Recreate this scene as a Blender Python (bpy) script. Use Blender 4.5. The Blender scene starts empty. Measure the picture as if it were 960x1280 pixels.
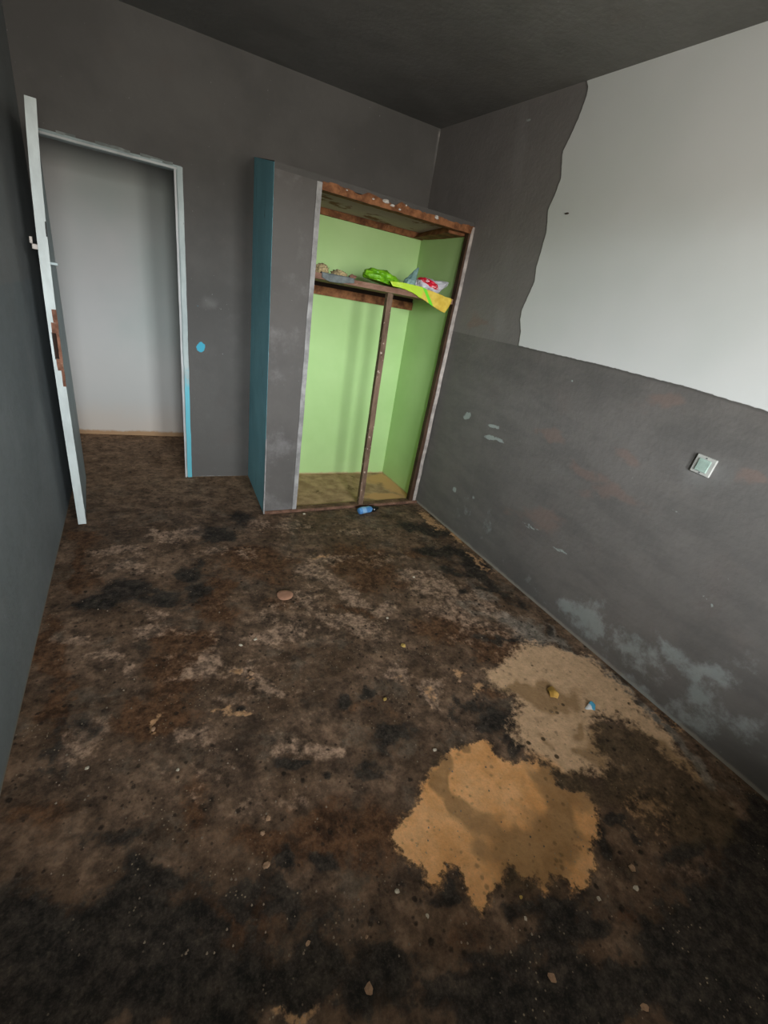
import bpy, bmesh, math, random
import numpy as np
from mathutils import Vector, Matrix, noise as mnoise
random.seed(7)
SC = bpy.context.scene
COL = SC.collection

# ------------------------------------------------------------------ camera
F_PX = 546.7
CAM = np.array([-1.7885, -3.3848, 1.4699]); YAW, PITCH, ROLL = .4798, -.4387, .1749
cy_, sy_ = math.cos(YAW), math.sin(YAW); cp_, sp_ = math.cos(PITCH), math.sin(PITCH)
FW = np.array([sy_*cp_, cy_*cp_, sp_]); r0 = np.array([cy_, -sy_, 0.]); u0 = np.cross(r0, FW)
RT = math.cos(ROLL)*r0 + math.sin(ROLL)*u0; UP = -math.sin(ROLL)*r0 + math.cos(ROLL)*u0
cam = bpy.data.cameras.new('camera'); cam.sensor_fit = 'HORIZONTAL'; cam.sensor_width = 36
cam.lens = 36*F_PX/960; cam.clip_start = .02
camo = bpy.data.objects.new('camera', cam); COL.objects.link(camo)
camo.matrix_world = Matrix(((RT[0], UP[0], -FW[0], CAM[0]), (RT[1], UP[1], -FW[1], CAM[1]),
                            (RT[2], UP[2], -FW[2], CAM[2]), (0, 0, 0, 1)))
SC.camera = camo
SC.view_settings.view_transform = 'Standard'; SC.view_settings.look = 'None'
SC.view_settings.gamma = 1; SC.view_settings.use_curve_mapping = False
SC.view_settings.exposure = 0.0

# ------------------------------------------------------------------ daylight: overcast sky coming in by the window behind the camera
W = bpy.data.worlds.new('World'); SC.world = W; W.use_nodes = True
nt = W.node_tree; nt.nodes.clear()
o_ = nt.nodes.new('ShaderNodeOutputWorld'); bg = nt.nodes.new('ShaderNodeBackground')
tc = nt.nodes.new('ShaderNodeTexCoord'); sx = nt.nodes.new('ShaderNodeSeparateXYZ'); rp = nt.nodes.new('ShaderNodeValToRGB')
nt.links.new(tc.outputs['Generated'], sx.inputs[0]); nt.links.new(sx.outputs['Z'], rp.inputs[0])
rp.color_ramp.elements[0].position = 0.0; rp.color_ramp.elements[0].color = (.34, .325, .295, 1)
rp.color_ramp.elements[1].position = 0.06; rp.color_ramp.elements[1].color = (.93, .98, 1., 1)
nt.links.new(rp.outputs[0], bg.inputs[0]); bg.inputs[1].default_value = 85
nt.links.new(bg.outputs[0], o_.inputs[0])
# the two lights of the window: x0, x1, z0, z1
WIN = [(-1.92, -1.32, 1.12, 2.14), (-1.02, -.42, 1.12, 2.14)]
YF = -4.60            # inner face of the wall with the window
for a, b, c, d in WIN:
    l = bpy.data.lights.new('window_daylight', 'AREA'); l.shape = 'RECTANGLE'; l.size = b-a; l.size_y = d-c
    l.cycles.is_portal = True
    lo = bpy.data.objects.new('window_daylight', l); COL.objects.link(lo)
    lo.location = ((a+b)/2, YF-.30, (c+d)/2); lo.rotation_euler = (math.radians(90), 0, 0)

# ------------------------------------------------------------------ helpers
def ray(x, y): return FW + RT*(x-480)/F_PX - UP*(y-640)/F_PX
def at(x, y, n, k):
    n = np.array(n, float); d = ray(x, y); return CAM + d*((k-n@CAM)/(n@d))
def on_floor(x, y, z=0.): return at(x, y, (0, 0, 1), z)
RS, LS, BS, BO, DS, DF = -.0666, -.0714, .0322, .1931, .0781, .4556   # skews of the walls
XW = -2.472; CH = 2.6355; CS = .0406
def on_right(x, y): return at(x, y, (1, -RS, 0), 0)
def on_back(x, y): return at(x, y, (-BS, 1, 0), BO)
def on_front(x, y): return at(x, y, (-DS, 1, 0), -DF)
def yb(x): return BO+BS*x
def yf(x): return -DF+DS*x
def xr(y): return RS*y
def xl(y): return XW+LS*y
def zc(y): return CH+CS*y

def tag(o, label=None, cat=None, group=None, kind=None):
    if label: o['label'] = label
    if cat: o['category'] = cat
    if group: o['group'] = group
    if kind: o['kind'] = kind
    return o
def empty(name, loc, label=None, cat=None, kind=None, rot=(0, 0, 0)):
    o = bpy.data.objects.new(name, None); COL.objects.link(o); o.location = loc; o.rotation_euler = rot
    o.empty_display_size = .05
    return tag(o, label, cat, kind=kind)
def link(name, me, mat, parent=None):
    o = bpy.data.objects.new(name, me); COL.objects.link(o)
    if mat and not me.materials: me.materials.append(mat)
    if parent:
        o.parent = parent
        o.matrix_parent_inverse = Matrix.Translation(parent.location).inverted() if parent.type == 'EMPTY' else Matrix()
    return o
class MB:
    """collects boxes and hulls; build() links them as one mesh object"""
    def __init__(s): s.bm = bmesh.new()
    def quadbox(s, pts, bev=0.0):
        # pts: 8 corners, bottom four then top four
        v = [s.bm.verts.new(Vector(p)) for p in pts]
        for f in ((3, 2, 1, 0), (4, 5, 6, 7), (0, 1, 5, 4), (1, 2, 6, 5), (2, 3, 7, 6), (3, 0, 4, 7)):
            s.bm.faces.new([v[i] for i in f])
        return s
    def box(s, x0, x1, y0, y1, z0, z1):
        f0 = y0 if callable(y0) else (lambda x: y0); f1 = y1 if callable(y1) else (lambda x: y1)
        return s.quadbox([(x0, f0(x0), z0), (x1, f0(x1), z0), (x1, f1(x1), z0), (x0, f1(x0), z0),
                          (x0, f0(x0), z1), (x1, f0(x1), z1), (x1, f1(x1), z1), (x0, f1(x0), z1)])
    def bevel(s, w, seg=2):
        bmesh.ops.bevel(s.bm, geom=list(s.bm.edges), offset=w, segments=seg, affect='EDGES', profile=.5); return s
    def rough(s, cuts, amp, scale=8.):
        """subdivide long edges and jitter, for chipped edges"""
        for _ in range(cuts):
            es = [e for e in s.bm.edges if e.calc_length() > .035]
            if es: bmesh.ops.subdivide_edges(s.bm, edges=es, cuts=1)
        bmesh.ops.triangulate(s.bm, faces=[f for f in s.bm.faces if len(f.verts) > 4])
        for v in s.bm.verts:
            v.co += mnoise.noise_vector(v.co*scale)*amp + mnoise.noise_vector(v.co*scale*3.1)*amp*.5
        return s
    def build(s, name, mat, parent=None, smooth=False):
        bmesh.ops.recalc_face_normals(s.bm, faces=list(s.bm.faces))
        me = bpy.data.meshes.new(name); s.bm.to_mesh(me); s.bm.free()
        if smooth: me.polygons.foreach_set('use_smooth', [True]*len(me.polygons))
        return link(name, me, mat, parent)

# ------------------------------------------------------------------ material DSL
class NT:
    def __init__(s, name):
        s.m = bpy.data.materials.new(name); s.m.use_nodes = True; s.t = s.m.node_tree; s.t.nodes.clear()
        s.out = s.t.nodes.new('ShaderNodeOutputMaterial'); s.b = s.t.nodes.new('ShaderNodeBsdfPrincipled')
        s.t.links.new(s.b.outputs[0], s.out.inputs[0])
        s.co = s.t.nodes.new('ShaderNodeTexCoord').outputs['Object']
    def put(s, sock, v):
        if hasattr(v, 'is_linked') or isinstance(v, bpy.types.NodeSocket): s.t.links.new(v, sock)
        elif isinstance(v, tuple) and len(v) == 3 and sock.type == 'RGBA': sock.default_value = (*v, 1)
        else: sock.default_value = v
    def noise(s, scale, detail=4, rough=.55, dist=0, vec=None, off=0.):
        n = s.t.nodes.new('ShaderNodeTexNoise'); n.inputs['Scale'].default_value = scale
        n.inputs['Detail'].default_value = detail; n.inputs['Roughness'].default_value = rough
        n.inputs['Distortion'].default_value = dist
        v = vec or s.co
        if off: v = s.vadd(v, (off, off*1.7, off*.6))
        s.t.links.new(v, n.inputs['Vector']); return n.outputs['Fac']
    def vadd(s, v, o):
        m = s.t.nodes.new('ShaderNodeVectorMath'); m.operation = 'ADD'; s.t.links.new(v, m.inputs[0])
        if isinstance(o, tuple): m.inputs[1].default_value = o
        else: s.t.links.new(o, m.inputs[1])
        return m.outputs[0]
    def vmul(s, v, o):
        m = s.t.nodes.new('ShaderNodeVectorMath'); m.operation = 'MULTIPLY'; s.t.links.new(v, m.inputs[0]); m.inputs[1].default_value = o
        return m.outputs[0]
    def vor(s, scale, feat='F1', vec=None, rnd=1.):
        n = s.t.nodes.new('ShaderNodeTexVoronoi'); n.feature = feat; n.inputs['Scale'].default_value = scale
        n.inputs['Randomness'].default_value = rnd
        s.t.links.new(vec or s.co, n.inputs['Vector']); return n
    def math(s, op, a, b=0., c=None):
        m = s.t.nodes.new('ShaderNodeMath'); m.operation = op; s.put(m.inputs[0], a); s.put(m.inputs[1], b)
        if c is not None: s.put(m.inputs[2], c)
        return m.outputs[0]
    def step(s, v, a, b):
        m = s.t.nodes.new('ShaderNodeMapRange'); m.interpolation_type = 'SMOOTHSTEP'
        s.put(m.inputs[0], v); m.inputs[1].default_value = a; m.inputs[2].default_value = b
        return m.outputs[0]
    def mix(s, f, a, b, mode='MIX'):
        m = s.t.nodes.new('ShaderNodeMix'); m.data_type = 'RGBA'; m.blend_type = mode
        s.put(m.inputs[0], f); s.put(m.inputs[6], a); s.put(m.inputs[7], b); return m.outputs[2]
    def attr(s, name):
        a = s.t.nodes.new('ShaderNodeAttribute'); a.attribute_name = name; return a.outputs['Fac']
    def fuzzy(s, v, n, k, a, b):
        """v + (n-.5)*k through a smooth step"""
        return s.step(s.math('ADD', v, s.math('MULTIPLY', s.math('SUBTRACT', n, .5), k)), a, b)
    def sep(s, ax):
        x = s.t.nodes.new('ShaderNodeSeparateXYZ'); s.t.links.new(s.co, x.inputs[0]); return x.outputs[ax]
    def bump(s, h, strength=.3, dist=.01, nrm=None):
        b = s.t.nodes.new('ShaderNodeBump'); b.inputs['Strength'].default_value = strength; b.inputs['Distance'].default_value = dist
        s.t.links.new(h, b.inputs['Height'])
        if nrm: s.t.links.new(nrm, b.inputs['Normal'])
        s.t.links.new(b.outputs[0], s.b.inputs['Normal']); return b.outputs[0]
    def done(s, col, rough=.8, spec=.3, metal=0.):
        s.put(s.b.inputs['Base Color'], col); s.put(s.b.inputs['Roughness'], rough)
        s.b.inputs['Specular IOR Level'].default_value = spec; s.b.inputs['Metallic'].default_value = metal
        return s.m

def plaster_base(n, a=(.152, .145, .138), b=(.188, .179, .169), warm=(.190, .158, .145)):
    """bare cement render: cloudy grey with browner clouds and fine float marks"""
    c = n.mix(n.step(n.noise(1.6, 5, .6), .35, .65), a, b)
    c = n.mix(n.math('MULTIPLY', n.step(n.noise(2.3, 4, .6, off=7), .55, .75), .45), c, warm)
    c = n.mix(n.math('MULTIPLY', n.step(n.noise(22, 5, .7), .3, .8), .35), c, n.mix(.5, c, (.09, .088, .085)))
    c = n.mix(n.step(n.noise(60, 3, .6, off=3), .72, .78), c, (.3, .3, .29))
    n.bump(n.math('ADD', n.noise(3, 4, .5), n.math('MULTIPLY', n.noise(45, 4, .6), .25)), .35, .02)
    return c
def M_plaster(name='bare_render', **k):
    n = NT(name); return n.done(plaster_base(n, **k), .85, .25)
def M_flat(name, col, rough=.6, var=.15, scale=9., bump=.15, spec=.3):
    n = NT(name); d = tuple(c*(1-var) for c in col); l = tuple(min(1, c*(1+var)) for c in col)
    c = n.mix(n.step(n.noise(scale, 5, .6), .3, .7), d, l)
    n.bump(n.noise(scale*5, 3, .6), bump, .004); return n.done(c, rough, spec)
def M_wood(name, dark=(.035, .018, .010), light=(.13, .065, .035), pale=(.35, .27, .2), amt=.12, vec=(3, 3, 3)):
    n = NT(name); v = n.vmul(n.co, vec)
    c = n.mix(n.step(n.noise(6, 6, .65, vec=v), .3, .7), dark, light)
    c = n.mix(n.step(n.noise(30, 4, .6, off=5), .72-amt, .8-amt), c, pale)
    n.bump(n.noise(25, 5, .6, vec=v), .5, .006); return n.done(c, .75, .25)

# ------------------------------------------------------------------ painted surfaces: fine grids carrying stain maps
def seg_sdf(P, poly):
    """signed distance (inside positive) from points P (N,2) to a closed polygon"""
    poly = np.array(poly, float); n = len(poly); d2 = np.full(len(P), 1e9); ins = np.zeros(len(P), bool)
    for i in range(n):
        a = poly[i]; b = poly[(i+1) % n]; e = b-a; w = P-a
        t = np.clip((w@e)/max(e@e, 1e-12), 0, 1); q = w-t[:, None]*e
        d2 = np.minimum(d2, (q*q).sum(1))
        c = (a[1] <= P[:, 1]) != (b[1] <= P[:, 1])
        with np.errstate(divide='ignore', invalid='ignore'):
            xi = a[0]+(P[:, 1]-a[1])/(b[1]-a[1])*e[0]
        ins ^= c & (P[:, 0] < xi)
    return np.where(ins, 1, -1)*np.sqrt(d2)
def blobs(P, lst, proj, ax, hard=True):
    """soft elliptical stains given by a centre and two radii each, laid on the surface"""
    f = np.zeros(len(P))
    for b in lst:
        x, y, rx, ry = b[:4]; ang = math.radians(b[4]) if len(b) > 4 else 0; s = b[5] if len(b) > 5 else 1.
        c = np.array(proj(x, y))[ax]
        e1 = np.array(proj(x+rx*math.cos(ang), y+rx*math.sin(ang)))[ax]-c
        e2 = np.array(proj(x-ry*math.sin(ang), y+ry*math.cos(ang)))[ax]-c
        A = np.linalg.inv(np.array([e1, e2]).T); q = (P-c)@A.T; r2 = (q*q).sum(1)
        f = np.maximum(f, s*np.exp(-r2*.9)) if hard else 1-(1-f)*(1-min(s, 1.)*np.exp(-r2*.9))
    return f
def grid(name, patches, mat, attrs=None, kind='structure', parent=None):
    """patches: list of (us, vs, fn(u,v)->(x,y,z) arrays)"""
    V = []; Fc = []; off = 0
    for us, vs, fn in patches:
        U_, V_ = np.meshgrid(us, vs); p = np.stack(fn(U_.ravel(), V_.ravel()), 1); V.append(p)
        nu, nv = len(us), len(vs); i = (np.arange(nv-1)[:, None]*nu+np.arange(nu-1)[None]).ravel()+off
        Fc.append(np.stack([i, i+1, i+nu+1, i+nu], 1)); off += nu*nv
    V = np.concatenate(V); Fc = np.concatenate(Fc)
    me = bpy.data.meshes.new(name); me.vertices.add(len(V)); me.vertices.foreach_set('co', V.ravel())
    me.loops.add(Fc.size); me.loops.foreach_set('vertex_index', Fc.ravel())
    me.polygons.add(len(Fc)); me.polygons.foreach_set('loop_start', np.arange(0, Fc.size, 4))
    me.update(calc_edges=True)
    for k, f in (attrs or {}).items():
        a = me.attributes.new(k, 'FLOAT', 'POINT'); a.data.foreach_set('value', f(V).astype(np.float32))
    o = link(name, me, mat, parent)
    if kind: o['kind'] = kind
    return o
def ls(a, b, step): return np.linspace(a, b, max(2, int(round(abs(b-a)/step))+1))

# ------------------------------------------------------------------ floor
DX0, DX1, DH = -2.425, -1.745, 2.0        # door opening
HALL_Y = 1.15
TAN_A = [(487,1045),(505,1022),(520,1012),(527,985),(535,965),(560,940),(585,930),(598,924),(612,925),(622,945),(640,955),(665,950),(690,962),(700,985),(728,990),(745,1010),(748,1040),(738,1060),(742,1085),(735,1108),(715,1120),(705,1098),(690,1095),(682,1115),(668,1095),(655,1098),(640,1085),(625,1108),(612,1115),(603,1145),(590,1130),(578,1100),(572,1084),(558,1086),(548,1108),(530,1108),(532,1090),(520,1078),(505,1070)]
TAN_B = [(612,838),(640,815),(672,806),(700,812),(735,822),(770,850),(800,885),(838,930),(862,965),(835,950),(812,925),(780,900),(750,892),(738,905),(745,925),(760,950),(755,965),(730,950),(722,965),(700,968),(672,952),(655,930),(640,905),(652,880),(630,862)]
LIGHT = [(380,760,70,40,0,.55),(300,850,80,50,0,.45),(590,770,90,40,20,.6),(200,960,120,50,0,.3),(215,668,45,9),(150,692,45,7),(165,712,55,8,0,.7),(120,822,34,13),(98,800,22,8),(212,788,34,12),(165,838,20,9,0,.8),(243,835,26,16),(268,822,20,12),(205,768,30,8,0,.7),
 (440,748,22,14,10),(405,718,40,12,20,.9),(470,760,14,8),(435,785,45,12),(395,700,40,8,0,.7),(300,700,30,7,0,.6),(560,738,55,16,15),(525,716,35,9,0,.8),(620,770,46,16,30),(655,800,40,10,25,.9),(590,800,30,9,0,.6),
 (352,800,40,12,0,.7),(345,868,30,12,0,.8),(280,870,50,12,0,.8),(112,915,50,20,-30,.8),(80,940,40,14,-35,.7),(170,872,30,9,0,.6),(240,925,24,16,-20,.9),(385,935,45,15,0,.8),(415,940,20,10),(340,770,50,12,0,.6),
 (535,862,18,16,30),(505,842,22,14,0,.8),(250,690,40,8,0,.5),(330,1010,40,25,0,.45),(245,985,22,22,0,.6),(700,1215,60,30,0,.35),(570,1225,34,28,0,.8),(345,1262,40,18,0,1),(690,1015,50,30,30,.5),(470,700,40,10,0,.5),(345,655,60,10,0,.6),(450,665,40,9,0,.6),(100,1070,26,10,0,.6),(880,1080,50,22,20,.4)]
TANSOFT = [(571,668,22,7,38),(540,650,22,6,35,.9),(600,705,22,5,45,.7),(628,840,14,14,0,.9),(290,832,16,5),(314,843,8,4),(191,910,5,10,10),(300,902,40,9,0,.8),(272,890,14,5,0,.8),(395,696,18,4,-10,.7),(535,862,12,12,40,.6),(800,1000,50,28,30,.55),(640,1010,40,30,0,.4),(348,1262,30,14,0,.9),(465,990,14,8,0,.5),(575,845,12,6,0,.7),(505,850,10,5,0,.6),(620,868,16,8,0,.6),(812,1040,30,22,0,.35),(835,905,40,20,45,.5)]
DARK_AND_SHADE = [(360,1210,190,70,0,.95),(560,1240,130,46,0,.9),(320,1130,170,36,0,.7),(960,1060,60,60,0,1.2),(120,755,36,16,-8),(155,738,46,14),(190,748,45,14,0,.8),(240,712,24,16,0,.9),(250,740,30,24,0,.9),(105,905,34,26,0,.7),(60,940,24,55,0,.8),(270,668,34,14,0,1),(300,650,28,9,0,.8),(560,692,42,7,8,1.1),(592,705,26,9,20,1.1),(528,660,40,8,10,1),(600,718,28,7,30,1),(566,712,22,7,10,.9),(640,748,46,9,35,.6),(586,742,8,5),(612,735,10,5),(625,800,46,5,5,.9),(690,790,30,4,30,.7),  # dark stains, and large blobs that paint in the near floor's shade
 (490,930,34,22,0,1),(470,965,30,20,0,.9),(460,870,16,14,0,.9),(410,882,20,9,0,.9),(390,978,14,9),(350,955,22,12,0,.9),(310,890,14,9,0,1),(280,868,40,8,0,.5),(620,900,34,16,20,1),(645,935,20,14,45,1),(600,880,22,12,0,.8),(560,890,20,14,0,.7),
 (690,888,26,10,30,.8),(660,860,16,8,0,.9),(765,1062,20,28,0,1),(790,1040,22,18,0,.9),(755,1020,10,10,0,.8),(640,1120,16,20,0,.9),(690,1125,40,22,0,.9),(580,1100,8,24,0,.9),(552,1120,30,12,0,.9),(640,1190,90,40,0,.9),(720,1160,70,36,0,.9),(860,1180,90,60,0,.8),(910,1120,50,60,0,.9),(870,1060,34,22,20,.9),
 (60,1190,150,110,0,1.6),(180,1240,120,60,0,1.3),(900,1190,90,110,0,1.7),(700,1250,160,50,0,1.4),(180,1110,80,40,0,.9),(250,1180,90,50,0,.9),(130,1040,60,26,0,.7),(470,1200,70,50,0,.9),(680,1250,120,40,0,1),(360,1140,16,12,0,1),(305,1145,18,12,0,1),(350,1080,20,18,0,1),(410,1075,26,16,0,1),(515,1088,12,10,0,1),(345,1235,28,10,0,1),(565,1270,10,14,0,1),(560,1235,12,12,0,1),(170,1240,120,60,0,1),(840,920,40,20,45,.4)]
BROWN = [(92,705,12,40,12,1.1),(70,810,14,60,12,1.1),(60,880,16,40,12,1),(105,672,30,12,0,.9),(110,720,40,16,0,.6),(215,840,24,42,10,1.2),(200,900,50,26,0,1.1),(228,800,30,20,0,1.1),(275,748,26,34,15,1.1),(310,700,50,16,0,1.1),(340,705,30,12,0,1),(585,795,60,20,20,1.3),(540,790,40,14,10,1.1),(620,815,40,12,20,1.1),(440,700,46,20,0,1.2),(470,720,40,18,0,1.1),(520,690,30,10,0,.9),(350,755,26,18,0,.9),(440,765,24,7,0,1),
 (330,720,40,10,0,.8),(420,1040,80,50,0,1),(330,1060,60,30,0,.8),(300,1160,90,50,0,.8),(150,1130,60,40,0,.7),(830,1160,70,26,0,.7),(560,1170,60,40,0,.6),(455,890,50,20,0,.7),(720,880,40,16,0,.8),(650,875,30,12,0,.8),(40,1020,50,30,0,.8),(250,1010,30,40,0,.7),(690,870,36,22,0,.6)]
WASH = [(705,1030,42,60,15,1),(660,1060,50,36,0,1),(560,965,10,30,-30,1),(585,1000,14,30,-30,1),(622,1020,34,18,30,.8),(755,925,26,18,20,1),(800,940,46,22,35,1.1),(850,985,50,28,40,1.1),(770,975,40,22,30,.9),(700,985,46,24,10,.9),(890,1020,40,30,40,1.1),(700,868,40,16,0,.8),(655,862,26,14,0,.9),(596,940,12,12,0,1),(725,900,10,10,0,.8),(840,1010,60,40,30,.8),(725,925,14,8,0,.8),(680,925,12,8,0,.6)]
PALE = [(655,790,70,22,32,.8),(600,735,40,12,40,.6),(600,765,60,16,20,.5),(480,670,40,8,0,.3),(703,800,70,8,42,.7),(765,850,60,7,45,.9),(825,905,60,9,46,.9),(875,955,60,12,46,.8),(560,655,60,3,42,.6),(640,730,60,3,40,.6),(655,778,46,14,30,.5),(690,800,30,10,30,.6),(705,700,10,2)]
xy = [0, 1]
fl = lambda P: P[:, :2]
poly_f = lambda pl: [tuple(on_floor(*q)[:2]) for q in pl]
def warp(P, amp=.085, sc=4.):
    q = P.copy(); out = np.empty_like(P)
    for i, p in enumerate(P):
        v = Vector((p[0]*sc, p[1]*sc, 0)); w = mnoise.noise_vector(v)*amp+mnoise.noise_vector(v*2.7)*amp*.55+mnoise.noise_vector(v*7)*amp*.3
        out[i] = (p[0]+w.x, p[1]+w.y)
    return out
_wc = {}
def fw_(P):
    if 'f' not in _wc: _wc['f'] = warp(P[:, :2])
    return _wc['f']
fattr = {
 'tanb': lambda P: np.clip(seg_sdf(.5*(fl(P)+fw_(P)), poly_f(TAN_B)), -.5, .5),
 'bare': lambda P: np.clip(seg_sdf(fl(P), poly_f(TAN_A)), -.5, .5),
 'light': lambda P: blobs(fw_(P), LIGHT, on_floor, xy), 'tansoft': lambda P: blobs(fw_(P), TANSOFT, on_floor, xy),
 'dark': lambda P: blobs(fw_(P), DARK_AND_SHADE, on_floor, xy), 'brown': lambda P: blobs(fw_(P), BROWN, on_floor, xy),
 'wash': lambda P: blobs(fw_(P), WASH, on_floor, xy, False), 'pale': lambda P: blobs(fw_(P), PALE, on_floor, xy),
}
def floor_mat():
    n = NT('stained_cement_floor')
    big = n.noise(3.2, 6, .62); mid = n.noise(9, 7, .68, off=4); fine = n.noise(34, 6, .7, off=9); grit = n.noise(140, 3, .6)
    c = n.mix(n.step(mid, .36, .64), (.066, .043, .029), (.200, .130, .086))
    c = n.mix(n.math('MULTIPLY', n.step(big, .42, .62), .55), c, (.075, .043, .023))
    c = n.mix(n.math('MULTIPLY', n.step(n.noise(6, 6, .7, off=21), .52, .66), .6), c, (.13, .105, .08))
    # red-brown damp
    br = n.fuzzy(n.math('ADD', n.attr('brown'), n.math('MULTIPLY', n.math('SUBTRACT', fine, .5), .7)), n.noise(5.5, 7, .7, off=61), 1.6, .34, .76)
    c = n.mix(n.math('MULTIPLY', br, .85), c, n.mix(n.step(fine, .3, .7), (.060, .026, .010), (.125, .062, .030)))
    # scuffed, lighter patches
    lt = n.fuzzy(n.math('ADD', n.attr('light'), n.math('MULTIPLY', n.math('SUBTRACT', fine, .5), .9)), n.noise(6.5, 7, .7, off=41), 2.2, .30, .82)
    c = n.mix(n.math('MULTIPLY', lt, .78), c, n.mix(n.step(fine, .35, .7), (.19, .130, .095), (.44, .30, .215)))
    # whitish dust along the wall
    pl = n.fuzzy(n.attr('pale'), mid, 1., .35, .7)
    c = n.mix(n.math('MULTIPLY', pl, .7), c, n.mix(fine, (.16, .145, .13), (.34, .31, .27)))
    # dark crust, plus shade near the camera painted into the colour
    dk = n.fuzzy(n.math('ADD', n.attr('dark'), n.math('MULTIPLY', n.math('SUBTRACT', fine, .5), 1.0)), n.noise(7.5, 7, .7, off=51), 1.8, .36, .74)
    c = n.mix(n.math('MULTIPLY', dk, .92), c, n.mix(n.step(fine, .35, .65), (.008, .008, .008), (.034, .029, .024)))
    # soft tan dust
    ts = n.fuzzy(n.attr('tansoft'), fine, 1.6, .38, .7)
    c = n.mix(n.math('MULTIPLY', ts, .9), c, n.mix(mid, (.30, .17, .085), (.58, .35, .19)))
    # bare sandy screed, crisp broken edge
    e = n.math('ADD', n.math('MULTIPLY', n.math('SUBTRACT', fine, .5), .085), n.math('MULTIPLY', n.math('SUBTRACT', mid, .5), .05))
    tb = n.step(n.math('ADD', n.attr('tanb'), n.math('MULTIPLY', e, 2.2)), -.035, .03)
    tm = n.math('MAXIMUM', n.step(n.math('ADD', n.attr('bare'), e), -.004, .006), tb)
    tc_ = n.mix(n.step(mid, .3, .7), (.74, .36, .13), (.90, .50, .23))
    greyer = n.step(n.attr('bare'), -.06, .0)
    tc_ = n.mix(n.math('SUBTRACT', 1., greyer), tc_, n.mix(fine, (.52, .33, .19), (.74, .50, .31)))
    ws = n.fuzzy(n.attr('wash'), mid, .9, .32, .74)
    tc_ = n.mix(n.math('MULTIPLY', ws, .72), tc_, n.mix(mid, (.17, .095, .038), (.36, .21, .088)))
    tspot = n.step(n.vor(17, vec=n.vadd(n.co, (3, 1, 0))).outputs['Distance'], .20, .12)
    tc_ = n.mix(n.math('MULTIPLY', tspot, n.step(n.noise(5, 3, .5, off=31), .5, .6)), tc_, (.10, .062, .03))
    c = n.mix(tm, c, tc_)
    wo = n.math('MULTIPLY', ws, n.math('SUBTRACT', 1., tm))
    c = n.mix(n.math('MULTIPLY', wo, .6), c, n.mix(mid, (.045, .034, .016), (.12, .08, .04)))
    # thin dark rim at the broken edge
    rim = n.math('MULTIPLY', n.step(n.math('ADD', n.attr('bare'), e), -.012, -.002), n.step(n.math('ADD', n.attr('bare'), e), .008, .0))
    c = n.mix(n.math('MULTIPLY', rim, .5), c, (.30, .17, .085))
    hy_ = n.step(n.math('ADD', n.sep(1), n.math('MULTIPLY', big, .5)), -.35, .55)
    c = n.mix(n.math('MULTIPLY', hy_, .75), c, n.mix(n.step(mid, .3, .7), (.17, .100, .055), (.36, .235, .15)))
    # round drips and specks
    v1 = n.vor(21, vec=n.vadd(n.co, n.vmul(n.co, (0, 0, 0)))); d1 = n.math('ADD', v1.outputs['Distance'], n.math('MULTIPLY', fine, .3))
    m1 = n.math('MULTIPLY', n.step(d1, .36, .24), n.step(n.noise(4, 3, .6, off=13), .40, .52))
    v3 = n.vor(38, vec=n.vadd(n.co, (5, 2, 0))); m3 = n.math('MULTIPLY', n.step(n.math('ADD', v3.outputs['Distance'], n.math('MULTIPLY', fine, .3)), .36, .26), n.step(n.noise(5, 3, .6, off=33), .42, .54)); m1 = n.math('MAXIMUM', m1, n.math('MULTIPLY', m3, .8))
    c = n.mix(n.math('MULTIPLY', m1, n.math('SUBTRACT', .85, n.math('MULTIPLY', tm, .45))), c, (.018, .012, .008))
    v2 = n.vor(60, vec=n.vadd(n.co, (9, 4, 0))); m2 = n.math('MULTIPLY', n.step(v2.outputs['Distance'], .17, .11), n.step(n.noise(7, 3, .6, off=17), .53, .6))
    c = n.mix(n.math('MULTIPLY', m2, .75), c, (.30, .24, .17))
    c = n.mix(n.math('MULTIPLY', n.step(grit, .45, .75), .3), c, n.mix(.5, c, (.22, .18, .14)))
    h = n.math('ADD', n.math('MULTIPLY', mid, .6), n.math('ADD', n.math('MULTIPLY', fine, .35), n.math('MULTIPLY', tm, -.35)))
    c = n.mix(n.math('MULTIPLY', n.math('SUBTRACT', 1., n.math('MULTIPLY', tm, .8)), .85), c, n.mix(n.step(n.math('ADD', n.math('MULTIPLY', fine, .6), n.math('MULTIPLY', n.noise(15, 6, .7, off=71), .4)), .33, .67), (.42, .40, .38), (1.75, 1.68, 1.6)), 'MULTIPLY')
    n.bump(h, .6, .02)
    return n.done(c, n.math('SUBTRACT', .82, n.math('MULTIPLY', dk, .12)), .25)
M_FLOOR = floor_mat()
def fdip(x, y):
    return np.array([mnoise.fractal(Vector((a*2.2, b*2.2, 0)), 1., 2., 3)*.0012 for a, b in zip(x, y)]) if len(x) < 0 else np.zeros(len(x))
grid('floor', [(ls(-2.75, .34, .01), ls(-4.65, 1.3, .01), lambda u, v: (u, v, fdip(u, v)))], M_FLOOR, fattr)

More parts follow.
